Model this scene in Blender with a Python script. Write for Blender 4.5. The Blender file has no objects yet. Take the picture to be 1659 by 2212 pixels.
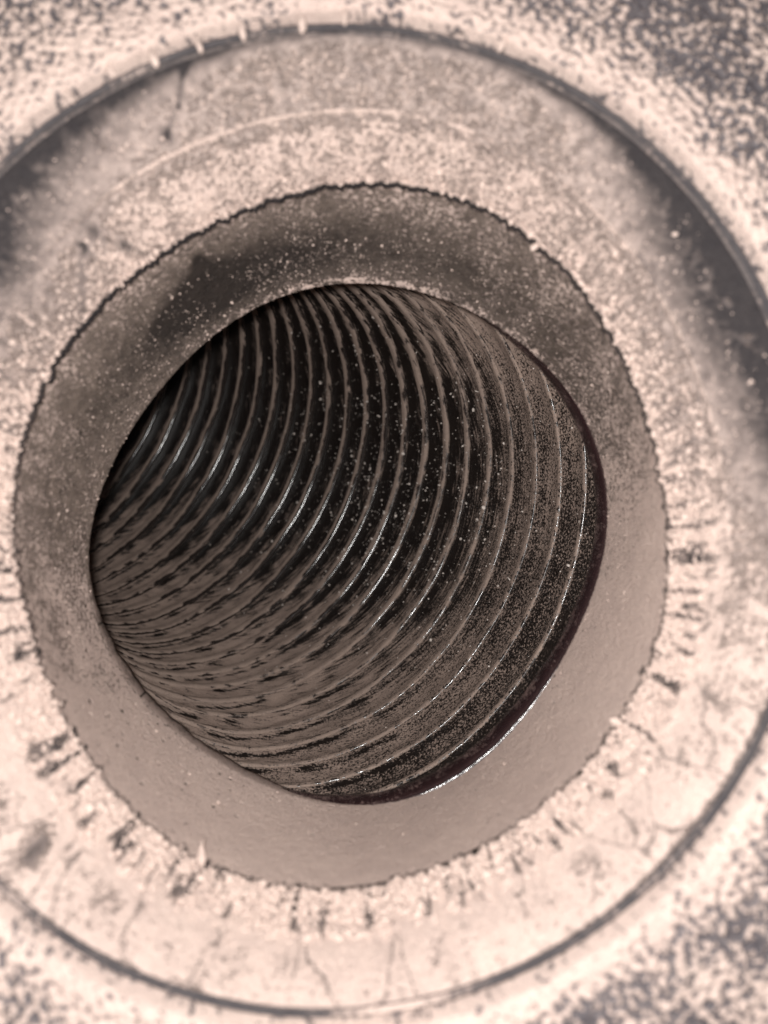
import bpy, math
import numpy as np
from mathutils import Matrix, Vector

MM = 0.001
sc = bpy.context.scene
col = sc.collection

# ------------------------------------------------------------------ camera
FPX = 1628.0                     # focal length in units of a 1659-wide picture
TX, TY, DIST = -0.0066, -0.0114, 146.0
def rotm(tx, ty):
    c, s = math.cos(tx), math.sin(tx); C, S = math.cos(ty), math.sin(ty)
    return np.array([[1, 0, 0], [0, c, -s], [0, s, c]]) @ np.array([[C, 0, S], [0, 1, 0], [-S, 0, C]])
CR = rotm(TX, TY)
CPOS = -CR @ np.array([-79.5 / FPX * DIST, -74.0 / FPX * DIST, -DIST])    # millimetres
cam_d = bpy.data.cameras.new('camera')
cam = bpy.data.objects.new('camera', cam_d); col.objects.link(cam)
cam_d.sensor_fit = 'HORIZONTAL'; cam_d.sensor_width = 36.0
cam_d.lens = 36.0 * FPX / 1659.0
cam_d.clip_start = 0.002; cam_d.clip_end = 5.0
m4 = Matrix([list(CR[i]) + [CPOS[i] * MM] for i in range(3)] + [[0, 0, 0, 1]])
cam.matrix_world = m4
cam_d.dof.use_dof = True
cam_d.dof.focus_distance = 0.195
cam_d.dof.aperture_fstop = 19.0
sc.camera = cam

# ------------------------------------------------------------------ world + the phone's flash
w = bpy.data.worlds.new('World'); sc.world = w; w.use_nodes = True
bg = w.node_tree.nodes['Background']
bg.inputs[0].default_value = (0.95, 0.93, 1.0, 1); bg.inputs[1].default_value = 0.03
ld = bpy.data.lights.new('flash_lamp', 'AREA'); ld.shape = 'DISK'; ld.size = 0.004
ld.energy = 0.36; ld.color = (1.0, 0.98, 0.955)
lo = bpy.data.objects.new('flash_lamp', ld); col.objects.link(lo)
lp = CPOS + CR @ np.array([-3.0, 3.0, 0.0])
ml = Matrix(m4); ml.translation = Vector(lp * MM); lo.matrix_world = ml
sc.view_settings.view_transform = 'Standard'; sc.view_settings.look = 'None'
sc.view_settings.exposure = 0.0; sc.view_settings.gamma = 1.0
sc.render.film_transparent = False
sc.cycles.use_denoising = True
sc.cycles.max_bounces = 6

# ------------------------------------------------------------------ numpy noise
_rng = np.random.default_rng(7)
_perm = np.concatenate([_rng.permutation(256)] * 3)
_grad = _rng.normal(size=(256, 3)); _grad /= np.linalg.norm(_grad, axis=1)[:, None]
def noise(x, y, z=0.0):
    x, y, z = np.broadcast_arrays(np.asarray(x, float), np.asarray(y, float), np.asarray(z, float))
    xi, yi, zi = np.floor(x).astype(int), np.floor(y).astype(int), np.floor(z).astype(int)
    xf, yf, zf = x - xi, y - yi, z - zi
    u, v, k = [f * f * f * (f * (f * 6 - 15) + 10) for f in (xf, yf, zf)]
    out = 0
    for dx in (0, 1):
        for dy in (0, 1):
            for dz in (0, 1):
                h = _perm[_perm[_perm[(xi + dx) & 255] + ((yi + dy) & 255)] + ((zi + dz) & 255)]
                g = _grad[h]
                d = g[..., 0] * (xf - dx) + g[..., 1] * (yf - dy) + g[..., 2] * (zf - dz)
                out = out + d * (u if dx else 1 - u) * (v if dy else 1 - v) * (k if dz else 1 - k)
    return out * 1.6
def fbm(x, y, z=0.0, o=3):
    s, a, f = 0, 1.0, 1.0
    for i in range(o):
        s = s + a * noise(x * f + 17.3 * i, y * f - 9.1 * i, np.asarray(z) * f + 3.7 * i); a *= 0.5; f *= 2.03
    return s / 1.6
def worley(x, y, seed=0):
    """F2-F1 of a jittered grid: small on cell borders"""
    xi, yi = np.floor(x).astype(int), np.floor(y).astype(int)
    f1 = np.full(x.shape, 9.0); f2 = np.full(x.shape, 9.0)
    for dx in (-1, 0, 1):
        for dy in (-1, 0, 1):
            a = _perm[_perm[(xi + dx + seed) & 255] + ((yi + dy) & 255)]
            b = _perm[_perm[(yi + dy + 71 + seed) & 255] + ((xi + dx) & 255)]
            d = np.hypot(xi + dx + a / 255.0 - x, yi + dy + b / 255.0 - y)
            f2 = np.minimum(f2, np.maximum(f1, d)); f1 = np.minimum(f1, d)
    return f2 - f1
def ss(a, b, x):
    t = np.clip((x - a) / (b - a), 0, 1); return t * t * (3 - 2 * t)
def around(a, knots):
    """periodic table: degrees -> value"""
    d = np.degrees(a) % 360
    k = sorted((q % 360, v) for q, v in knots)
    return np.interp(d, [q[0] for q in k], [q[1] for q in k], period=360)
def gauss(x, s): return np.exp(-(x / s) ** 2)

# ------------------------------------------------------------------ mesh helpers
def link(name, me, mat, parent=None, **props):
    if mat: me.materials.append(mat)
    o = bpy.data.objects.new(name, me); col.objects.link(o)
    if parent: o.parent = parent
    for k, v in props.items(): o[k] = v
    return o
def empty(name, loc, **props):
    o = bpy.data.objects.new(name, None); col.objects.link(o)
    o.location = Vector(loc) * MM; o.empty_display_size = 0.01
    for k, v in props.items(): o[k] = v
    return o
def mesh_np(name, V, Fq, attrs=None, smooth=True):
    me = bpy.data.meshes.new(name)
    V = np.ascontiguousarray(V.reshape(-1, 3) * MM, dtype=np.float32); n = Fq.shape[1]
    me.vertices.add(len(V)); me.vertices.foreach_set('co', V.ravel())
    me.loops.add(Fq.size); me.loops.foreach_set('vertex_index', np.ascontiguousarray(Fq, dtype=np.int32).ravel())
    me.polygons.add(len(Fq))
    me.polygons.foreach_set('loop_start', np.arange(0, Fq.size, n, dtype=np.int32))
    me.polygons.foreach_set('loop_total', np.full(len(Fq), n, dtype=np.int32))
    for k, a in (attrs or {}).items():
        if a.ndim == V.ndim and a.shape[-1] == 3 or a.size == V.size:
            t = me.attributes.new(k, 'FLOAT_VECTOR', 'POINT'); t.data.foreach_set('vector', np.ascontiguousarray(a, dtype=np.float32).ravel())
        else:
            t = me.attributes.new(k, 'FLOAT', 'POINT'); t.data.foreach_set('value', np.ascontiguousarray(a, dtype=np.float32).ravel())
    me.update(calc_edges=True); me.validate()
    me.polygons.foreach_set('use_smooth', np.full(len(Fq), smooth))
    return me
def grid_faces(n, m, closed=True, flip=False):
    i = np.arange(n if closed else n - 1)[:, None]; j = np.arange(m - 1)[None]
    i2 = (i + 1) % n
    q = np.stack([i * m + j, i2 * m + j, i2 * m + j + 1, i * m + j + 1], -1).reshape(-1, 4)
    return q[:, ::-1] if flip else q
# a lumpy little stone: 20 triangles
def ico():
    t = (1 + 5 ** .5) / 2
    v = np.array([(-1, t, 0), (1, t, 0), (-1, -t, 0), (1, -t, 0), (0, -1, t), (0, 1, t), (0, -1, -t), (0, 1, -t), (t, 0, -1), (t, 0, 1), (-t, 0, -1), (-t, 0, 1)], float)
    f = np.array([(0, 11, 5), (0, 5, 1), (0, 1, 7), (0, 7, 10), (0, 10, 11), (1, 5, 9), (5, 11, 4), (11, 10, 2), (10, 7, 6), (7, 1, 8), (3, 9, 4), (3, 4, 2), (3, 2, 6), (3, 6, 8), (3, 8, 9), (4, 9, 5), (2, 4, 11), (6, 2, 10), (8, 6, 7), (9, 8, 1)])
    return v / np.linalg.norm(v[0]), f
ICO_V, ICO_F = ico()
def crumbs(name, P, size, mat, rng, parent=None, flat=1.0, smooth=False, **props):
    n = len(P)
    V = ICO_V[None] * (1 + rng.uniform(-.45, .45, (n, 12, 1)))
    A = rng.normal(size=(n, 3, 3)); Q, _ = np.linalg.qr(A)
    sc3 = np.stack([rng.uniform(.6, 1.4, n), rng.uniform(.5, 1.1, n), rng.uniform(.4, 1, n) * flat], 1)
    V = np.einsum('nij,nkj->nki', Q, V * sc3[:, None]) * size[:, None, None] + P[:, None]
    Fq = (ICO_F[None] + 12 * np.arange(n)[:, None, None]).reshape(-1, 3)
    return link(name, mesh_np(name, V, Fq, smooth=smooth), mat, parent, **props)

# ------------------------------------------------------------------ materials
class NT:
    def __init__(s, name):
        s.m = bpy.data.materials.new(name); s.m.use_nodes = True
        s.t = s.m.node_tree; s.n = s.t.nodes; s.l = s.t.links
        s.b = s.n['Principled BSDF']; s.out = s.n['Material Output']
    def node(s, kind, **kw):
        x = s.n.new(kind)
        for k, v in kw.items(): setattr(x, k, v)
        return x
    def put(s, sock, v):
        if hasattr(v, 'is_output') or isinstance(v, bpy.types.NodeSocket): s.l.new(v, sock)
        else: sock.default_value = v
    def attr(s, name, vec=False):
        a = s.node('ShaderNodeAttribute', attribute_name=name); return a.outputs['Vector' if vec else 'Fac']
    def obj(s): return s.node('ShaderNodeTexCoord').outputs['Object']
    def noise(s, vec, scale, detail=3, rough=.55, dist=0.0):
        x = s.node('ShaderNodeTexNoise'); s.put(x.inputs['Vector'], vec)
        x.inputs['Scale'].default_value = scale; x.inputs['Detail'].default_value = detail
        x.inputs['Roughness'].default_value = rough; x.inputs['Distortion'].default_value = dist
        return x.outputs['Fac']
    def math(s, op, a, b=0.0, c=None, clamp=False):
        x = s.node('ShaderNodeMath', operation=op, use_clamp=clamp); s.put(x.inputs[0], a); s.put(x.inputs[1], b)
        if c is not None: s.put(x.inputs[2], c)
        return x.outputs[0]
    def rng(s, v, a, b, c=0.0, d=1.0, smooth=False):
        x = s.node('ShaderNodeMapRange'); x.interpolation_type = 'SMOOTHSTEP' if smooth else 'LINEAR'
        s.put(x.inputs[0], v)
        for i, q in enumerate((a, b, c, d)): s.put(x.inputs[1 + i], q)
        return x.outputs[0]
    def mix(s, f, a, b):
        x = s.node('ShaderNodeMix', data_type='RGBA'); s.put(x.inputs[0], f); s.put(x.inputs[6], a); s.put(x.inputs[7], b)
        return x.outputs[2]
    def fmix(s, f, a, b):
        x = s.node('ShaderNodeMix', data_type='FLOAT'); s.put(x.inputs[0], f); s.put(x.inputs[2], a); s.put(x.inputs[3], b)
        return x.outputs[0]
    def vscale(s, v, xyz):
        x = s.node('ShaderNodeVectorMath', operation='MULTIPLY'); s.put(x.inputs[0], v); x.inputs[1].default_value = xyz
        return x.outputs[0]

DUST = (0.70, 0.548, 0.480, 1)
DUST2 = (0.60, 0.465, 0.412, 1)
def dust_mat(name, base, base_rough, fine, soft=.12, bump=.25, flow=False, dust=DUST, dust2=DUST2, film=(0.30, 0.245, 0.215, 1), film_amt=.0, spec=.5, bumpscale=0.0004, dist=0.0, low=.34):
    """plastic with dust lying on it where the 'cov' attribute says so, broken up by fine noise"""
    s = NT(name); oc = s.obj()
    n1 = s.math('ADD', s.math('MULTIPLY', s.noise(oc, fine, 5, .68, dist), 1 - low), s.math('MULTIPLY', s.noise(oc, fine * .27, 3, .6), low))
    if flow:
        fc = s.attr('flow', True)
        n2 = s.noise(fc, 1.0, 5, .66, .35)
        n1 = s.fmix(s.math('MULTIPLY', s.attr('streak'), .75), n1, n2)
    nn = s.rng(n1, .32, .68)
    cov = s.attr('cov')
    lo = s.math('SUBTRACT', nn, soft); hi = s.math('ADD', nn, soft)
    mask = s.rng(s.math('MULTIPLY_ADD', cov, 1 + 2 * soft, -soft), lo, hi, smooth=True)
    tone = s.math('ADD', s.math('MULTIPLY', s.noise(oc, fine * .16, 4, .65), .6), s.math('MULTIPLY', s.noise(oc, fine * .035, 3), .4))
    grain = s.noise(oc, fine * 2.2, 2, .6)
    dcol = s.mix(s.rng(tone, .38, .62), dust, dust2)
    dcol = s.mix(s.rng(grain, .35, .72, 0, .55), dcol, tuple(c * .60 for c in dust2[:3]) + (1,))
    fm = s.math('MULTIPLY', s.rng(s.noise(oc, fine * .35, 4), .3, .7, .45, 1.15), s.math('ADD', s.attr('film'), film_amt), clamp=True)
    b = s.mix(fm, base, film)
    s.put(s.b.inputs['Base Color'], s.mix(mask, b, dcol))
    s.put(s.b.inputs['Roughness'], s.fmix(mask, base_rough, .95))
    s.put(s.b.inputs['Specular IOR Level'], s.fmix(mask, spec, .12))
    bp = s.node('ShaderNodeBump'); bp.inputs['Strength'].default_value = bump; bp.inputs['Distance'].default_value = bumpscale
    s.put(bp.inputs['Height'], s.math('ADD', s.math('MULTIPLY', mask, .8), s.math('MULTIPLY', s.math('ADD', grain, s.noise(oc, fine * .7, 3, .6)), .75)))
    s.put(s.b.inputs['Normal'], bp.outputs[0])
    return s.m
def plain_dust(name, c=DUST, rough=.95, vary=.3, scale=2500):
    s = NT(name); oc = s.obj(); n = s.noise(oc, scale, 3)
    s.put(s.b.inputs['Base Color'], s.mix(s.rng(n, .3, .7), tuple(x * (1 - vary) for x in c[:3]) + (1,), c))
    s.b.inputs['Roughness'].default_value = rough; s.b.inputs['Specular IOR Level'].default_value = .15
    return s.m
M_house = dust_mat('housing_plastic_dusty', (0.040, 0.038, 0.050, 1), .5, 1200, soft=.28, bump=.7, film_amt=.40, film=(.17, .145, .145, 1), spec=.3)
M_collar = dust_mat('collar_plastic_dusty', (0.020, 0.0175, 0.020, 1), .65, 1600, soft=.24, bump=1.0, bumpscale=.0005, low=.18, film_amt=.04, film=(.42, .33, .295, 1), spec=.3)
M_sleeve = dust_mat('sleeve_plastic_dusty', (0.014, 0.0105, 0.0095, 1), .6, 1450, soft=.20, bump=1.0, bumpscale=.0005, low=.12, film_amt=.06, film=(.28, .218, .182, 1), spec=.3)
M_hose = dust_mat('hose_film_dusty', (0.010, 0.007, 0.006, 1), .32, 1700, low=.08, soft=.17, bump=.45, flow=True, dust=(.44, .33, .275, 1), dust2=(.36, .27, .228, 1), film_amt=.10, film=(.06, .045, .04, 1))
M_rib = dust_mat('hose_rib_dusty', (0.016, 0.012, 0.011, 1), .17, 1500, soft=.15, bump=.06, flow=True, dust=(.43, .325, .27, 1), dust2=(.35, .265, .224, 1), spec=1.0, film_amt=.2, film=(.10, .078, .07, 1))
M_cuff = dust_mat('cuff_gloss_dusty', (0.014, 0.008, 0.009, 1), .17, 2600, soft=.15, bump=.12, film_amt=.3, film=(.055, .026, .026, 1), dust=(.20, .14, .125, 1), dust2=(.15, .095, .088, 1), spec=1.0)
M_gasket = dust_mat('gasket_dusty', (0.03, 0.028, 0.034, 1), .6, 1200, soft=.4, bump=.5, film_amt=.25, film=(.2, .17, .16, 1), spec=.25)
M_grain = plain_dust('loose_dust')
M_crumb = plain_dust('pale_crumb', (.85, .75, .68, 1), .6, .2)

# ------------------------------------------------------------------ outlines measured on the port, put at their real heights
def unproject(pts, z, tilt=0.0):
    p = np.array(pts, float)
    d = np.stack([(p[:, 0] - 829.5) / FPX, -(p[:, 1] - 1106) / FPX, -np.ones(len(p))], 1) @ CR.T
    k = (z + tilt * CPOS[1] - CPOS[2]) / (d[:, 2] - tilt * d[:, 1])         # plane z = z0 + tilt * y
    return (CPOS + d * k[:, None])[:, :2]
class Outline:
    """smooth closed curve: centre and a few harmonics of the radius"""
    def __init__(s, pts, z, order, tilt=0.0):
        q = unproject(pts, z, tilt); s.z0 = z; s.tilt = tilt
        x, y = q.T
        A = np.stack([2 * x, 2 * y, np.ones_like(x)], 1)
        c = np.linalg.lstsq(A, x * x + y * y, rcond=None)[0]; s.c = c[:2]
        a = np.arctan2(y - s.c[1], x - s.c[0]); r = np.hypot(x - s.c[0], y - s.c[1])
        s.o = order; s.k = np.linalg.lstsq(s.basis(a), r, rcond=None)[0]
    def basis(s, a):
        return np.stack([np.ones_like(a)] + [f(k * a) for k in range(1, s.o + 1) for f in (np.cos, np.sin)], -1)
    def r(s, a): return s.basis(a) @ s.k
    def z(s, y): return s.z0 + s.tilt * y
Z_SEAM, Z_RIM, Z_END = 50.0, 32.0, 0.0
TILT_S, TILT_R = -.125, -.095
seam = Outline([(0, 335), (75, 275), (200, 190), (320, 125), (435, 85), (625, 48), (720, 42), (830, 47), (1070, 105), (1205, 155), (1330, 250), (1454, 340), (1530, 425), (1605, 525),
                (1620, 1669), (1504, 1824), (1355, 1974), (1180, 2084), (1054, 2149), (830, 2204), (650, 2199), (440, 2174), (250, 2114), (125, 2044), (0, 1939)], Z_SEAM, 2, TILT_S)
rim = Outline([(790, 397), (700, 403), (620, 415), (540, 440), (440, 505), (350, 565), (270, 635), (200, 700), (150, 765), (75, 830), (45, 900), (42, 1050), (50, 1200), (70, 1330), (105, 1440), (150, 1530),
               (210, 1650), (270, 1740), (340, 1805), (430, 1860), (540, 1895), (650, 1905), (740, 1905), (830, 1890), (930, 1865), (1020, 1835), (1100, 1790), (1180, 1735), (1260, 1650), (1340, 1560),
               (1385, 1440), (1410, 1330), (1430, 1200), (1430, 1080), (1410, 950), (1380, 850), (1330, 740), (1270, 650), (1165, 540), (1080, 485), (1000, 450), (900, 412)], Z_RIM, 4, TILT_R)
hole = Outline([(770, 612), (630, 640), (490, 705), (385, 790), (340, 835), (270, 960), (215, 1080), (197, 1190), (205, 1330), (245, 1440), (330, 1540), (480, 1640), (620, 1710), (740, 1745), (800, 1748), (900, 1725),
                (1000, 1665), (1100, 1580), (1200, 1450), (1270, 1330), (1300, 1220), (1312, 1120), (1300, 1000), (1260, 900), (1200, 820), (1130, 740), (1000, 660), (900, 625)], Z_END, 4)
print('radii', seam.k[0], rim.k[0], hole.k[0], 'centres', seam.c, rim.c, hole.c)

def ring_xy(curve, a, dr=0.0):
    r = curve.r(a) + dr
    return curve.c[0] + r * np.cos(a), curve.c[1] + r * np.sin(a)

# ------------------------------------------------------------------ housing round the port
N, Mh = 1500, 230
a = np.linspace(0, 2 * np.pi, N, endpoint=False)[:, None]
d = np.concatenate([np.linspace(0, 1.2, 14)[:-1], np.linspace(1.2, 40, 190), np.linspace(41, 90, Mh - 203)])[None]
sx, sy = ring_xy(seam, a)
X = sx + (d + .9) * np.cos(a); Y = sy + (d + .9) * np.sin(a)
Zb = seam.z(Y) - 1.6 * gauss(d, .9) + .35 * ss(0, 6, d) - 14 * ss(38, 90, d) - 2.2 * ss(0, 1, 1 - d / .8)
nearband = around(a, [(90, 10), (60, 9), (35, 7), (10, 5), (-20, 4), (-45, 3.2), (-70, 4), (-90, 4), (-115, 6), (-140, 7), (180, 8), (150, 10), (120, 12)])
dn = d - 3.0 * np.exp(-d / .55)                                      # so that grain is not smeared down the steep lip
Xn, Yn = sx + dn * np.cos(a), sy + dn * np.sin(a)
cl = fbm(Xn / 1.05, Yn / 1.05, 1.0, 3); ll = fbm(X / 8, Y / 8, 5.0, 2); fine = fbm(Xn / .5, Yn / .5, 9.0, 2)
rad = noise(np.cos(a) * 55 + d * .05, np.sin(a) * 55, d / 4.0)          # streaks that run outwards from the collar
level = .42 + around(a, [(-45, .08), (-20, .05), (0, 0), (90, 0), (180, 0), (-130, .03)]) + .22 * gauss(d - .8, nearband * .75) + .20 * ll
raw = cl * .8 + fine * .5 + rad * .14 * gauss(d, 7)
cov = ss(-.46, .42, raw + (level - .5) * 1.5)
cov = cov * ss(-.3, .7, d + .12 * fine)
pebble = .10 * (worley(X / .9, Y / .9, 3) - .3)
Zh = Zb + pebble + (.42 * cov + .45 * cov * np.clip(cl + .4, 0, 1) + .12 * fine * cov) * ss(.1, 1.0, d) * (1 - .8 * ss(40, 60, d))
me = mesh_np('housing', np.stack([X, Y, Zh], -1), grid_faces(N, Mh), {'cov': cov, 'film': np.clip(.25 + .35 * gauss(d, 12) + .3 * ll + 0 * cov, 0, 1)})
housing = empty('port_housing', (seam.c[0], seam.c[1], Z_SEAM), label='dark grey pebbled plastic housing crusted with beige dust, surrounding the round port', category='housing')
def child(name, me, mat, root, **props):
    o = link(name, me, mat, root, **props)
    o.matrix_parent_inverse = Matrix.Translation(root.location).inverted(); return o
child('shell', me, M_house, housing)

# ------------------------------------------------------------------ collar: dished ring between the seam and the rim
port = empty('port_collar', (rim.c[0], rim.c[1], Z_RIM), label='round dished port collar and smooth inner sleeve coated with cracked beige dust', category='port collar')
N, Mc = 2600, 210
a = np.linspace(0, 2 * np.pi, N, endpoint=False)[:, None]
t = np.linspace(0, 1, Mc)[None]
jag = .55 * fbm(np.cos(a) * 24, np.sin(a) * 24, 2.0, 3) + .45 * (1 - 2 * np.abs(noise(np.cos(a) * 34, np.sin(a) * 34, 7.0))) + .22 * noise(np.cos(a) * 90, np.sin(a) * 90, 4.0)
jag = jag * around(a, [(90, 1), (40, .8), (0, .9), (-40, 1.2), (-90, 1.1), (-130, 1.1), (180, 1.0), (140, 1)])
S = np.stack(np.broadcast_arrays(*ring_xy(seam, a, -1.05), np.zeros_like(a)), -1)
Rr = np.stack(np.broadcast_arrays(*ring_xy(rim, a, .35), np.zeros_like(a)), -1)
tt = np.clip(t * 1.02, 0, 1.02)
Pxy = S * (1 - t)[..., None] + Rr * t[..., None]
er = np.stack([np.cos(a), np.sin(a), np.zeros_like(a)], -1)
Pxy = Pxy + er * (jag * ss(.93, 1, t))[..., None]
slope = .34 * t + .42 * t ** 2 + .24 * t ** 6
Zs_, Zr_ = seam.z(S[..., 1]) - .6, rim.z(Rr[..., 1])
Zc = Zs_ - (Zs_ - Zr_) * slope - 2.0 * gauss(t, .018)
x, y = Pxy[..., 0], Pxy[..., 1]
up = ss(-.15, .25, np.sin(a))                                         # upper half of the picture
n1 = fbm(x / 4, y / 4, 2, 3); n2 = fbm(x / .7, y / .7, 8, 3); n3 = fbm(x / 11, y / 11, 12, 2); n4 = fbm(x / 1.5, y / 1.5, 15, 2)
dark_w = around(a, [(90, .05), (70, .06), (55, .11), (40, .38), (25, .52), (10, .40), (-5, .18), (-25, .04), (-45, .05), (-60, .03), (-90, .02), (-110, .03), (-140, .02), (-170, .05), (168, .30), (155, .52), (145, .58), (132, .36), (115, .13), (102, .07)])
bare = np.minimum(1.15 * gauss(np.maximum(t - .01, 0), dark_w * (1.2 + .35 * n1 + .3 * n3 + .12 * n4)), 1) * ss(.0, .1, dark_w)
ridge_t = .60 + .035 * np.sin(a * 2 + 1)
ridge_w = around(a, [(150, .2), (135, .7), (110, 1), (85, .8), (65, .35), (45, .8), (20, 1), (5, .5), (-15, .1), (-90, 0), (180, 0)])
ridge = ridge_w * gauss(t - ridge_t, .016) * (.75 + .5 * n1)
thick = around(a, [(90, .55), (45, .5), (0, .64), (-30, .98), (-90, 1.12), (-150, 1.0), (180, .7), (140, .5)])
inner = ss(.58, .72, t)
cov = .36 + .40 * (thick - .5) * 2 + .24 * inner + .26 * n1 * (1 - .5 * inner) + .10 * n3
# mud cracks in the thick dust of the lower half, radial cracks on the crust by the rim
wc = worley(np.cos(a) * 9 + .16 * n1 + t * 2.2 * np.cos(a), np.sin(a) * 9 + t * 2.2 * np.sin(a) + .16 * n2, 5)
wr = np.hypot(x, y)
crack_a = gauss(worley(x / 8.5 + .25 * n1 + .05 * n4, y / 8.5 + .25 * n3 + .05 * n4, 9), .020) + .7 * gauss(worley(x / 4.2 + .2 * n1, y / 4.2 + .2 * n3 + .06 * n4, 31), .024) * ss(-.05, .3, n3)
crack_b = gauss(noise(np.cos(a) * 26 + .06 * n2 + .2 * n1, np.sin(a) * 26 + .06 * n4, t * 2.2), .10) * ss(-.1, .25, noise(np.cos(a) * 11, np.sin(a) * 11, 5 + t * 4))
crust_zone = around(a, [(90, .03), (60, .05), (35, .35), (10, .7), (-20, 1), (-60, 1), (-90, 1), (-130, 1), (-160, 1), (175, .9), (160, .55), (145, .15), (120, .03)])
crust_t0 = .68
comb = 1.2 * noise(np.cos(a) * 36 + .10 * n2 + .35 * n1, np.sin(a) * 36 + .15 * n4 + .3 * n3, 3 + t * 2.0)
crust = crust_zone * ss(crust_t0, crust_t0 + .08, t + .05 * n1)
low = 1 - up
gap = ss(.08, .52, -comb + .45 * n4 - .08) * ss(.74, .82, t + .05 * n1) * crust_zone
cracks = np.clip(.50 * crack_a * np.clip(low + .06, 0, 1) * (1 - crust) + crack_b * crust * 1.0, 0, 1)
crumble = crust * np.clip(n2 * 1.0 + n4 * 1.3 - .10 - .5 * comb, 0, 1) * 1.0 * around(a, [(90, .3), (20, .5), (-10, 1.1), (-40, 1.1), (-90, .75), (-140, .8), (180, 1)])
spots = np.zeros_like(cov)
def at_ring(px, py):
    q = unproject([(px, py)], 42.0, -.09)[0]; return q
for px, py, r in [(362, 303, 1.2), (190, 488, 1.3), (165, 520, .8), (112, 1800, 1.1), (1030, 2105, 1.1), (1000, 2090, .8), (1060, 2160, .9), (240, 500, .7), (1065, 415, .7), (1690, 1180, .8), (1440, 2035, .9), (1480, 2015, .8), (480, 2165, 1.6), (1560, 1900, 1.0)]:
    q = at_ring(px, py); spots = spots + gauss(np.hypot(x - q[0], y - q[1]) * (1 + .5 * n2), r)
def stroke(p0, p1, wdt):
    q0, q1 = at_ring(*p0), at_ring(*p1); dv = q1 - q0; L2 = dv @ dv
    k = np.clip(((x - q0[0]) * dv[0] + (y - q0[1]) * dv[1]) / L2, 0, 1)
    return gauss(np.hypot(x - q0[0] - k * dv[0], y - q0[1] - k * dv[1]) + .08 * n2, wdt)
scr = stroke((430, 140), (395, 250), .5) + .6 * stroke((395, 250), (365, 300), .4) + .7 * stroke((120, 660), (165, 520), .6) + .5 * stroke((240, 500), (350, 530), .4) + .5 * stroke((780, 165), (820, 215), .4)
lin = stroke((180, 290), (240, 340), .35) + stroke((0, 650), (150, 770), .3) * .8
cov = cov - .62 * gap - .80 * bare * (1 + .35 * n1 + .25 * n4) - .85 * cracks - .9 * crumble - .8 * np.clip(spots, 0, 1) - .55 * scr + .60 * ridge + .35 * lin
dark2 = around(a, [(60, 0), (45, .22), (25, .28), (5, .1), (-10, 0), (160, .15), (145, .3), (130, .1), (110, 0)]) * (1 - ss(.45, .68, t))
cov = np.clip(np.maximum(cov - dark2 * (1 + .6 * n1), (.13 + .24 * n4 + .15 * n1) * ss(.02, .2, t) * (1 - np.clip(cracks + crumble + spots + scr, 0, 1))), 0, 1)
film = np.clip(1.05 - .45 * gap - (1.02 + .18 * n2) * bare - .8 * dark2 * (1 + .5 * n1) - .55 * cracks - .60 * crumble - .75 * np.clip(spots, 0, 1) - .6 * scr + .2 * n1 + bare * np.clip(.10 + .55 * n4 + .5 * n2 + .3 * n1, 0, .6) * ss(.0, .25, t), 0, 1)
hgt = -.35 * gap + .28 * cov * thick + .55 * ridge + .16 * n2 * cov * (.35 + inner) + crust * (.45 + .7 * n2 + .5 * n4 + .55 * comb) - .45 * cracks * (thick) - .25 * spots + .3 * lin
Zc = Zc + hgt
# roll the edge of the crust down and back under
lipw = around(a, [(90, 1), (40, .9), (18, .7), (0, .25), (-15, 0), (-90, 0), (-175, 0), (178, .2), (165, .8), (150, 1)])[..., None]  # upper rim: bare dark chamfer stands in for the gap's shadow line
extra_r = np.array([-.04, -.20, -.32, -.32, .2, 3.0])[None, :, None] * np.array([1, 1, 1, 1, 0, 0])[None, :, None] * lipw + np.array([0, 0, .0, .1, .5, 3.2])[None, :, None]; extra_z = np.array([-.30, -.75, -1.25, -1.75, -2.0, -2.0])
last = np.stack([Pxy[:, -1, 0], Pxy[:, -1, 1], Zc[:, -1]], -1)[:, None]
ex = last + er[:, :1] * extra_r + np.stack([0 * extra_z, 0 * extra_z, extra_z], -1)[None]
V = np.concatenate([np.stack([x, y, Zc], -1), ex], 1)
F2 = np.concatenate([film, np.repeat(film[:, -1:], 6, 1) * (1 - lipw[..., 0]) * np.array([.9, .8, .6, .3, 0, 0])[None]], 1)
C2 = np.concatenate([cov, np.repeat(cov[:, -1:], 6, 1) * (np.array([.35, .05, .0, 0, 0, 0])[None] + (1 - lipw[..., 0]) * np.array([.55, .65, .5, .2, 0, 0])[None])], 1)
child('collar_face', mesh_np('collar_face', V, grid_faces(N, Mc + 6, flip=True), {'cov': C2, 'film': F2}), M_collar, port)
collar_bare = bare
collar_xyz, collar_crust, collar_cov = np.stack([x, y, Zc], -1), crust, cov

# thin gasket line lying in the seam
N = 720
a = np.linspace(0, 2 * np.pi, N, endpoint=False)[:, None]
psi = np.linspace(0, 2 * np.pi, 9)[None]
gx, gy = ring_xy(seam, a, -.15)
rr = .42 + .1 * noise(np.cos(a) * 8, np.sin(a) * 8, 1.0)
gr = rr * np.cos(psi) + .15 * noise(np.cos(a) * 5, np.sin(a) * 5, 3.0)
V = np.stack([gx + gr * np.cos(a), gy + gr * np.sin(a), seam.z(gy) - 1.35 + rr * np.sin(psi) + 0 * a], -1)
gc = np.clip(around(a, [(90, .2), (0, .3), (-90, .35), (180, .3)]) + .6 * noise(np.cos(a) * 4, np.sin(a) * 4, 6.0) + 0 * psi, 0, 1)
child('gasket', mesh_np('gasket', V, grid_faces(N, 9), {'cov': gc}), M_gasket, port)
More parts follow.
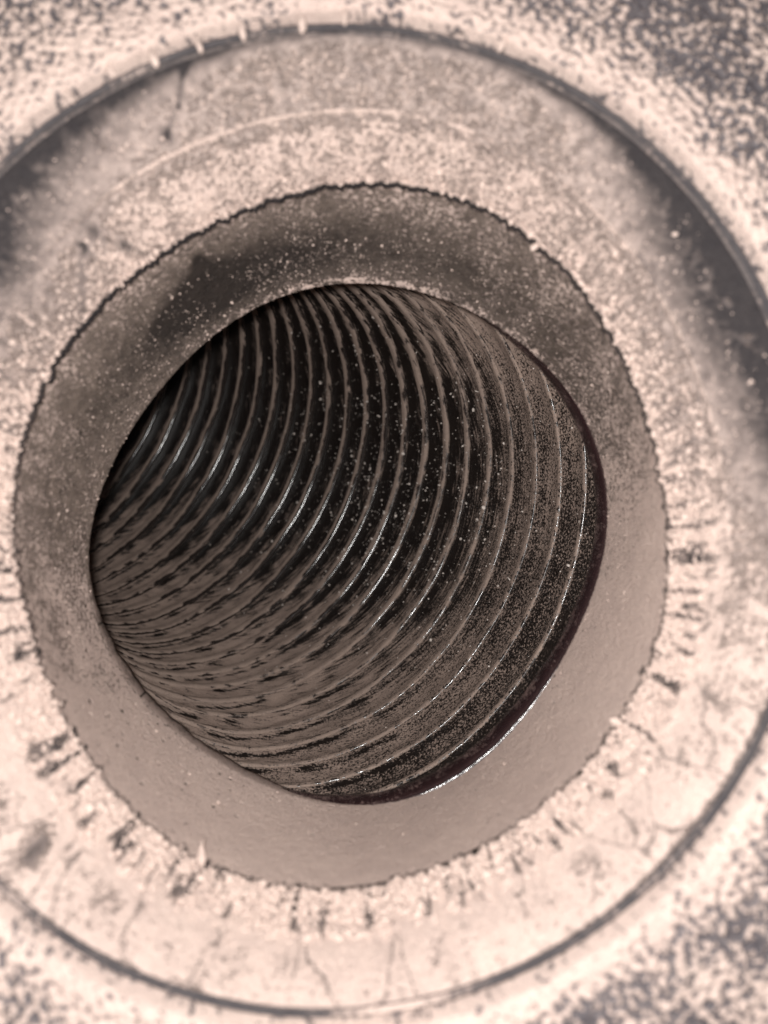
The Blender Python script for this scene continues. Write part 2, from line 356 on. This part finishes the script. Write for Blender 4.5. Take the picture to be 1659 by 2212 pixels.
# floor of the groove so that the seam is closed
V = np.stack([np.concatenate([gx + k * np.cos(a) for k in (-1.6, 1.9)], 1), np.concatenate([gy + k * np.sin(a) for k in (-1.6, 1.9)], 1), np.repeat(seam.z(gy) - 2.6, 2, 1)], -1)
child('groove_floor', mesh_np('groove_floor', V, grid_faces(N, 2), {'cov': np.full((N, 2), .3), 'film': np.full((N, 2), .3)}), M_gasket, port)

Zv = np.array([0, 0, 1.0])
# sleeve: the smooth tube below the rim
N, Ms = 2000, 260
a = np.linspace(0, 2 * np.pi, N, endpoint=False)[:, None]
t = np.linspace(0, 1, Ms)[None]
top = np.stack(np.broadcast_arrays(*ring_xy(rim, a, around(a, [(90, 3.0), (150, 3.0), (180, 1.8), (-90, .7), (0, 1.1), (40, 2.4)])), np.zeros_like(a)), -1)
top[..., 2] = rim.z(top[..., 1]) - .9
edge = .10 * fbm(np.cos(a) * 30, np.sin(a) * 30, 3.0, 3) + .07 * noise(np.cos(a) * 110, np.sin(a) * 110, 3.0)
bot = np.stack(np.broadcast_arrays(*ring_xy(hole, a, 0), np.full_like(a, Z_END)), -1)
er = np.stack([np.cos(a), np.sin(a), np.zeros_like(a)], -1)
P = top * (1 - t)[..., None] + bot * t[..., None]
belly = .9 * np.sin(np.pi * t) * around(a, [(90, 1), (0, .5), (-90, .5), (180, 1)])
P = P + er * (belly + edge * ss(.97, 1, t))[..., None]
x, y, z = P[..., 0], P[..., 1], P[..., 2]
ca, sa = np.cos(a), np.sin(a)
n1 = fbm(ca * 7, sa * 7, t * 3, 4); n2 = fbm(ca * 40, sa * 40, t * 14, 3); ns = fbm(ca * 22, sa * 22, t * 2.0 + ca * 3, 3)
cov_a = around(a, [(100, .42), (80, .44), (60, .42), (40, .42), (20, .50), (5, .70), (-15, .92), (-45, 1), (-90, 1), (-130, .92), (-160, .66), (180, .46), (165, .42), (150, .40), (135, .38), (118, .38)])
cov = cov_a + .20 * n1 + .10 * ns
topband = around(a, [(90, .16), (120, .26), (150, .28), (175, .16), (-170, .05), (-90, 0), (0, .08), (40, .2), (65, .16)])
cov = cov + .55 * topband * gauss(t, .30)
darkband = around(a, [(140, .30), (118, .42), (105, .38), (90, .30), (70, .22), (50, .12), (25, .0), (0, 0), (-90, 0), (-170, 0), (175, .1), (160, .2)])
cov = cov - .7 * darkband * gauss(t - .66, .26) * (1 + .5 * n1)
lip = (1 + 1.5 * n2) * around(a, [(90, .22), (60, .14), (120, .12), (150, .05), (180, .05), (-90, 0), (0, 0)])
cov = cov + lip * ss(.9, .97, t)
# a dark patch with the dust thinned out
q = unproject([(455, 640)], 12.0)[0]; q2 = unproject([(360, 690)], 12.0)[0]
sm_a = math.atan2(q[1] - hole.c[1], q[0] - hole.c[0]); sm_b = math.atan2(q2[1] - hole.c[1], q2[0] - hole.c[0])
def dang(a, b): return np.angle(np.exp(1j * (a - b)))
sm = 1.25 * gauss(dang(a, sm_a) + .05 * n2, .085) * gauss(t - .62 + .06 * n2 + .25 * dang(a, sm_a), .15) + .75 * gauss(dang(a, sm_b) + .05 * n2, .07) * gauss(t - .66 + .08 * n2, .10) + .8 * gauss(dang(a, sm_a) - .0, .02) * gauss(t - .40, .10)
cov = np.maximum(cov, .26) - .85 * np.clip(sm, 0, 1.1)
# little nicks in the smooth dust of the lower half
nick = np.clip(noise(ca * 52, sa * 52, t * 40) - .52, 0, 1) * 3.5 * around(a, [(90, .3), (0, .5), (-90, 1), (-130, 1.4), (180, .8)]) * ss(-.1, .3, n1 + .1)
wearband = gauss(t - .985, .02) * around(a, [(-170, .2), (-140, .25), (-120, .2), (-90, .0), (90, 0), (0, 0)])
film = around(a, [(100, .50), (80, .55), (60, .48), (40, .45), (20, .55), (5, .8), (-15, 1), (-90, 1), (-150, .95), (180, .85), (165, .78), (150, .68), (135, .60), (118, .50)]) + .22 * n1 + .12 * n2
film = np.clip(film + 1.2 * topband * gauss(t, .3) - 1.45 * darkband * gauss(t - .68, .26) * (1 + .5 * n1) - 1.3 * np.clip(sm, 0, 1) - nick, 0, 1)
cov = np.clip(cov - nick - wearband * (1 + n2), 0, 1)
P = P - er * (.10 * cov + .05 * n2 * cov - .12 * nick)[..., None]
rw = around(a, [(-85, 0), (-100, .5), (-115, 1), (-150, 1), (-165, .6), (-178, 0), (90, 0), (0, 0)])[..., None]
rag = 1 + .25 * noise(np.cos(a) * 20, np.sin(a) * 20, 2.0)[..., None]
E1, E2, E3 = [P[:, -1:] + (er * r_ - Zv * z_) * rw * rag for r_, z_ in ((.9, 4.0), (2.0, 8.5), (3.4, 13.0))]
ex = np.concatenate([E1 + er * .04 - Zv * .06, E2 + er * .08 - Zv * .12, E3 + er * .12 - Zv * .18, E3 + er * .5 - Zv * .35, E3 + er * 1.4 - Zv * .3, P[:, 130:131] + er * 1.5, P[:, :1] + er * 1.5], 1)
C2 = np.concatenate([cov, np.repeat(cov[:, -1:], 7, 1) * np.array([.95, .8, .6, .2, 0, 0, 0])[None]], 1)
child('sleeve', mesh_np('sleeve', np.concatenate([P, ex], 1), grid_faces(N, Ms + 7, flip=True), {'cov': C2, 'film': np.concatenate([film, np.repeat(film[:, -1:], 7, 1) * np.array([1, .9, .7, 0, 0, 0, 0])[None]], 1)}), M_sleeve, port)

sleeve_xyz, sleeve_w = P.copy(), (around(a, [(90, 1.2), (60, 1), (30, .8), (0, .4), (-30, .15), (-90, .12), (-150, .35), (180, .7), (150, 1), (120, 1.2)]) * (.3 + ss(.1, .6, t)) * np.clip(.5 + n1, .05, 2) * (1 - .85 * np.clip(sm, 0, 1)))
# crumbs of dust caked along the rim
rng = np.random.default_rng(3)
wts = (collar_crust * np.clip(collar_cov, .1, 1)).copy()
tl = np.linspace(0, 1, Mc)[None]
wts = wts * (.15 + ss(.80, .99, tl)); wts = wts + .03 * ss(.62, .75, tl) + .4 * ss(.97, .99, tl)
idx = rng.choice(wts.size, 13000, p=(wts / wts.sum()).ravel())
Pg = collar_xyz.reshape(-1, 3)[idx] + rng.normal(size=(13000, 3)) * .1
sz = np.clip(rng.lognormal(-1.62, .45, 13000), .06, .6)
g = crumbs('rim_dust_grains', Pg, sz, M_grain, rng, None, smooth=True)
g.parent = port; g.matrix_parent_inverse = Matrix.Translation(port.location).inverted(); g['kind'] = 'stuff'

big = collar_crust * (.25 + ss(.78, .97, tl)) * np.clip(collar_cov, .05, 1)
ib = rng.choice(big.size, 1500, p=(big / big.sum()).ravel())
lumps = crumbs('rim_dust_lumps', collar_xyz.reshape(-1, 3)[ib] + rng.normal(size=(1500, 3)) * .1, np.clip(rng.lognormal(-.98, .33, 1500), .2, .8), M_grain, rng, None, flat=.8, smooth=True)
lumps.parent = port; lumps.matrix_parent_inverse = Matrix.Translation(port.location).inverted(); lumps['kind'] = 'stuff'
def speckle(name, xyz, wt, n, mean, rng):
    wt = np.broadcast_to(wt, xyz.shape[:2]).ravel(); i = rng.choice(wt.size, n, p=wt / wt.sum())
    o = crumbs(name, xyz.reshape(-1, 3)[i] + rng.normal(size=(n, 3)) * .03, np.clip(rng.lognormal(mean, .42, n), .04, .4), M_grain, rng, smooth=True)
    o.parent = port; o.matrix_parent_inverse = Matrix.Translation(port.location).inverted(); o['kind'] = 'stuff'
speckle('sleeve_dust_grains', sleeve_xyz, sleeve_w, 4500, -2.42, rng)
aa = np.linspace(0, 2 * np.pi, len(collar_xyz), endpoint=False)[:, None]
speckle('collar_dust_grains', collar_xyz, (.25 + ss(-.3, .3, np.sin(aa))) * ss(.03, .2, tl) * np.clip(collar_cov + .25, .1, 1) * (1 - .92 * collar_bare), 9000, -2.05, rng)

# ------------------------------------------------------------------ ribbed hose, bending away to the upper left
AL, RB, S0, RH, OV, OFF, WK = math.radians(155.6), 138.6, -1.0, 56.95, 1.21, np.array([-.48, 2.05, 0]), .032
U = np.array([math.cos(AL), math.sin(AL), 0]); Vv = np.array([-math.sin(AL), math.cos(AL), 0]); Zv = np.array([0, 0, 1.0])
def hose_pt(th, ph, r):
    th, ph, r = np.broadcast_arrays(th, ph, r)
    c = np.cos(th)[..., None]; s = np.sin(th)[..., None]
    W = U * c + Zv * s
    p = U * RB * (1 - c) - Zv * (RB * s + S0)
    return p + r[..., None] * (np.cos(ph)[..., None] * W + OV * np.sin(ph)[..., None] * Vv) + OFF
def hose_dirs(th, ph):
    th, ph = np.broadcast_arrays(th, ph)
    c = np.cos(th)[..., None]; s = np.sin(th)[..., None]
    n = np.cos(ph)[..., None] * (U * c + Zv * s) + np.sin(ph)[..., None] * Vv        # outwards
    tan = U * s - Zv * c                                                            # along the hose
    return n, tan
# angle along the bend for each turn of the spiral
kn = np.array([-8, 1, 6, 9, 13, 17, 20, 23, 26]); kt = np.array([103, 81.5, 68.1, 58.9, 46.2, 32.4, 20.6, 8.0, -5.0])
pc = np.polyfit(kn, kt, 5)
def theta(n): return np.radians(np.polyval(pc, n))
def theta_h(n, ph):                                              # the helix, with a little slack where it bunches up
    k = np.floor(n + .5) if np.ndim(n) else n
    wob = noise(np.cos(ph) * 2.2, np.sin(ph) * 2.2, np.asarray(n) * .9) * np.interp(np.degrees(ph), [0, 60, 110, 160, 220, 260, 360], [.012, .011, .008, .003, .003, .006, .01])
    return theta(n + .35 * (ph / (2 * np.pi) - .5)) + WK * np.cos(ph) + wob
hose = empty('ribbed_hose', (0, 0, -4), label='black ribbed flexible hose bending away to the upper left inside the port', category='hose')
# where dust lies in the hose: ph = 90 deg is the lower left side in view, 270 deg the top
def hose_dust(th, ph):
    p = np.degrees(ph); T = np.degrees(th)
    side = np.interp(p, [0, 60, 95, 120, 140, 158, 175, 200, 225, 245, 265, 290, 360], [.8, .78, .77, .73, .62, .46, .31, .25, .30, .46, .62, .68, .8])
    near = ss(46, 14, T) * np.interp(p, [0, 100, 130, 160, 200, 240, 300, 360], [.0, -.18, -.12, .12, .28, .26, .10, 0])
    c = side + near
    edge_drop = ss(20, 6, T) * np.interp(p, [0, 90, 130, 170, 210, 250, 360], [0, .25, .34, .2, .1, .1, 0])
    return c - edge_drop
# film between the ribs
NT_, NP = 40 * 12, 620
nn = np.linspace(-8, 25.6, NT_)[:, None]; ph = np.linspace(.25, 2 * np.pi - .25, NP)[None]
th = theta_h(nn, ph)
f = nn - np.floor(nn); prof = np.sin(np.pi * f)                      # 0 on a rib, 1 half way
pn = fbm(np.cos(ph) * 9, np.sin(ph) * 9, nn * .9, 3); pn2 = fbm(np.cos(ph) * 5.5 + 2.0 * np.sin(nn * 2.1), np.sin(ph) * 5.5, nn * 3.3, 3)
pn3 = fbm(np.cos(ph) * 10 + nn * .5, np.sin(ph) * 10, nn * 5.0, 2)
ll_ = np.interp(np.degrees(ph), [0, 120, 160, 230, 265, 360], [1, 1, .35, .35, .8, 1])
r = RH + 1.3 * prof ** .8 + (.45 * pn + .35 * pn2 + .30 * pn3) * ll_ * (.25 + .75 * prof)
P = hose_pt(th, ph, r)
arc = (RB - RH * np.cos(ph)) * th
flow = np.stack(np.broadcast_arrays(ph * RH * .13 + arc * .05, arc * 1.7 + ph * 1.5, 0 * ph), -1)
T = np.degrees(th)
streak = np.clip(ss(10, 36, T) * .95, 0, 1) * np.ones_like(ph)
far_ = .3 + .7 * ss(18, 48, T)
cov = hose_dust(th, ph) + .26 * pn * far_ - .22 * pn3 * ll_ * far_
pd = np.degrees(ph)
lowleft = ss(165, 115, pd)
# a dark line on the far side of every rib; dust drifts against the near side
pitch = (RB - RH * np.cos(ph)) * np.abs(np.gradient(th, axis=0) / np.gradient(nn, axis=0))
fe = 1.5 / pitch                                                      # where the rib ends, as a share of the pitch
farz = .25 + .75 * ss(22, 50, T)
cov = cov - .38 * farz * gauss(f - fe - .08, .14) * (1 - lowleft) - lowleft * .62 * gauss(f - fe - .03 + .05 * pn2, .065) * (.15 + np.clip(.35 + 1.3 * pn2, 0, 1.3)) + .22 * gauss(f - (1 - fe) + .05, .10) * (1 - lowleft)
cov = np.clip(cov, 0, 1)
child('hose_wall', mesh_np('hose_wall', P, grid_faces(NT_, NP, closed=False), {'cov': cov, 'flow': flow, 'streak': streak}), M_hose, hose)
# ribs: one turn of the covered wire each
NPR = 420
ph = np.linspace(.12, 2 * np.pi - .12, NPR)[:, None]
psi = np.linspace(-.62 * np.pi, .62 * np.pi, 17)[None]
for k in range(-7, 25):
    th = theta_h(float(k), ph)
    n, tan = hose_dirs(th, ph)
    wob = .25 * noise(np.cos(ph) * 4, np.sin(ph) * 4, k * 3.1)
    wid = 1.55 * (1 + .10 * noise(np.cos(ph) * 6, np.sin(ph) * 6, k * 1.7 + 50)) + 0 * psi
    hh = np.cos(psi * .80) * 1.45 * (1 + .1 * noise(np.cos(ph) * 9, np.sin(ph) * 9, k * 2.3)) - .18 * gauss(psi + .05, .12)
    hh = hh * (.50 + .50 * ss(12, 45, np.degrees(th))) + .16 * noise(np.cos(ph) * 45, np.sin(ph) * 45, k * 2.9 + psi) * np.interp(np.degrees(ph), [0, 130, 165, 220, 250, 360], [1, 1, .25, .25, .8, 1]); ctr = hose_pt(th, ph, RH + .15 + 0 * th)
    wid = wid * (.55 + .45 * ss(14, 46, np.degrees(th)))
    V = ctr - n * hh[..., None] + tan * (wid * np.sin(psi) + wob)[..., None]
    T = np.degrees(th); pd = np.degrees(ph)
    arc = (RB - RH * np.cos(ph)) * th
    lowl = ss(165, 115, pd)
    base = np.interp(pd, [0, 100, 140, 165, 200, 240, 270, 360], [.95, .9, .72, .56, .56, .7, .8, .9])
    bare = gauss(psi + .62 + .5 * np.clip((82 - T) / 50, 0, 1.1), .48) * np.interp(pd, [0, 90, 120, 150, 175, 215, 240, 270, 360], [.0, .05, .35, .95, 1.1, .8, .4, .1, 0]) * (.08 + .92 * ss(28, 60, T))
    bare = bare * np.clip(.75 + .8 * noise(np.cos(ph) * 7, np.sin(ph) * 7, k * 5.3), .1, 1.2)
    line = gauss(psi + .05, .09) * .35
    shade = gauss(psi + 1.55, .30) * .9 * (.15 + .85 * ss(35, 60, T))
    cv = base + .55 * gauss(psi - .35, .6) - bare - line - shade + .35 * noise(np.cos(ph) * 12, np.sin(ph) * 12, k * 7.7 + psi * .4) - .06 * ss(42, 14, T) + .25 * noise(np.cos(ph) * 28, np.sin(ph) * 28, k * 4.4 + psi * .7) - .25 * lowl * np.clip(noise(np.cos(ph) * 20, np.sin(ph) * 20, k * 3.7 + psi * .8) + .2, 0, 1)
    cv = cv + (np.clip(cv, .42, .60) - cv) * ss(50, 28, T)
    fl = np.stack(np.broadcast_arrays(ph * RH * .10 + k * 13.0, arc * .4 + psi * 1.2, 0 * ph + psi * 0), -1)
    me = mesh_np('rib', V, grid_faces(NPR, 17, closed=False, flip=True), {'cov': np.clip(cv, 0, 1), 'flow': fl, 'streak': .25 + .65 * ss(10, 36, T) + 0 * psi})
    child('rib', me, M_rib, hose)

# end cuff of the hose: glossy dark lip showing as a crescent at the lower right
N = 900
a = np.linspace(0, 2 * np.pi, N, endpoint=False)[:, None]
pr = np.array([3.5, 2.2, 1.5, 1.05, .65, .38, .18, .0, -.15, -.15, .2, 1.4, 4.0, 6.0])[None]
pz = np.array([-.5, -.36, -.38, -.55, -.95, -1.4, -2.0, -2.8, -3.8, -4.8, -6.0, -7.2, -9.0, -10.5])[None]
cx_, cy_ = ring_xy(hole, a)
wv = .14 * noise(np.cos(a) * 6, np.sin(a) * 6, 2.0)
off = around(a, [(-20, -.95), (5, -.85), (30, -.55), (60, 1.2), (90, 2.4), (180, 3.2), (-140, 3.2), (-115, 2.0), (-95, .2), (-75, -1.1), (-60, -1.6), (-42, -1.35)]) + wv + .05 * noise(np.cos(a) * 25, np.sin(a) * 25, 5.0)
V = np.stack([cx_ + (pr + off) * np.cos(a), cy_ + (pr + off) * np.sin(a), pz + .3 * wv + 0 * a], -1)
cv = np.broadcast_to(np.interp(np.arange(14), [0, 3, 4.5, 6, 8, 10, 13], [0, 0, .06, .28, .40, .45, .5])[None], (N, 14)) + .25 * noise(np.cos(a) * 10, np.sin(a) * 10, pz * .5)
cv = cv + .16 * ss(.0, .3, .7 * noise(np.cos(a) * 5 + 3, np.sin(a) * 5, 8.0) + .35 * noise(np.cos(a) * 40, np.sin(a) * 40, 1.0) + around(a, [(30, -.3), (15, -.1), (0, .35), (-20, .35), (-35, 0), (-45, -.25), (-62, -.25), (-80, .1), (-100, .4), (180, .4), (60, .2)])) * (np.arange(14) < 6)[None]
child('end_cuff', mesh_np('end_cuff', V, grid_faces(N, 14, flip=True), {'cov': np.clip(cv, 0, 1)}), M_cuff, hose)

# ------------------------------------------------------------------ loose pale crumbs lying in the hose
rng = np.random.default_rng(11)
nC = 2400
nq = rng.normal(13.2, 3.6, nC); pq = np.radians(rng.normal(193, 24, nC))
ok = (nq > -2) & (nq < 23.5); nq, pq = nq[ok], pq[ok]
thq = theta_h(nq, pq); fq = nq - np.floor(nq)
dist_rib = np.minimum(fq, 1 - fq)
rq = RH + 1.3 * np.sin(np.pi * fq) ** .8 - np.where(dist_rib < .12, 1.5, .15)
szq = np.clip(rng.lognormal(-1.95, .55, len(nq)), .05, .62)
o = crumbs('dust_crumbs', hose_pt(thq, pq, rq), szq, M_crumb, rng)
o['label'] = 'tiny pale crumbs of dust scattered over the ribs of the black hose'; o['category'] = 'dust crumbs'; o['kind'] = 'stuff'

# a few larger clumps one can point at
def clump(name, label, px, z, size, stretch, rot, seed):
    q = unproject([px], z, TILT_R)[0]; z = z + TILT_R * q[1]
    rg = np.random.default_rng(seed)
    lat = np.linspace(0, np.pi, 15)[None]; lon = np.linspace(0, 2 * np.pi, 22, endpoint=False)[:, None]
    dx, dy, dz = np.sin(lat) * np.cos(lon), np.sin(lat) * np.sin(lon), np.cos(lat) + 0 * lon
    k = 1 + .45 * fbm(dx * 1.6 + seed, dy * 1.6, dz * 1.6, 3)
    L = np.stack([dx * k * stretch[0], dy * k * stretch[1], dz * k * stretch[2]], -1) * size
    if name == 'dust_spike': L[..., 0] *= (1 - .75 * ss(-1, 1, L[..., 1] / (size * stretch[1])))
    c, s = math.cos(rot), math.sin(rot)
    L = np.stack([L[..., 0] * c - L[..., 1] * s, L[..., 0] * s + L[..., 1] * c, L[..., 2]], -1)
    me = mesh_np(name, L, grid_faces(22, 15, flip=True))
    o = link(name, me, M_grain); o.location = Vector((q[0], q[1], z)) * MM
    o['label'] = label; o['category'] = 'dust clump'
    return o
clump('dust_flake', 'pale dust flake sticking out into the sleeve at lower right of the rim', (1333, 1560), 32.2, .95, (1.15, .6, .5), -.5, 1)
clump('dust_spike', 'pointed pale dust spike standing on the lower left rim of the port', (436, 1842), 33.6, 1.0, (.75, 1.9, .7), -.05, 2)
clump('dust_clump', 'crumbly dust clump hanging on the upper right rim edge of the port', (1155, 533), 32.2, .85, (1.0, .55, .6), .75, 3)
clump('dust_clump', 'rounded dust clump at the far left end of the rim', (34, 880), 32.6, 1.0, (.8, 1.0, .6), .2, 4)
# fingers of dust bridging the groove at the top of the collar
for i, (px, py) in enumerate([(148, 208), (238, 152), (332, 128), (430, 98), (523, 70), (652, 52), (745, 38), (1085, 95)]):
    q = unproject([(px, py)], Z_SEAM - .3, TILT_S)[0]; an = math.atan2(q[1] - seam.c[1], q[0] - seam.c[0])
    lat = np.linspace(0, np.pi, 11)[None]; lon = np.linspace(0, 2 * np.pi, 14, endpoint=False)[:, None]
    dx, dy, dz = np.sin(lat) * np.cos(lon), np.sin(lat) * np.sin(lon), np.cos(lat) + 0 * lon
    k = 1 + .4 * fbm(dx * 1.6 + i * 3, dy * 1.6, dz * 1.6, 2)
    L = np.stack([dx * k * 1.25, dy * k * (.38 + .1 * (i % 3)), dz * k * .5], -1)
    L = np.stack([L[..., 0] * math.cos(an) - L[..., 1] * math.sin(an) + q[0], L[..., 0] * math.sin(an) + L[..., 1] * math.cos(an) + q[1], L[..., 2] + seam.z(q[1]) - .3], -1)
    child('dust_finger', mesh_np('dust_finger', L, grid_faces(14, 11, flip=True)), M_grain, housing)
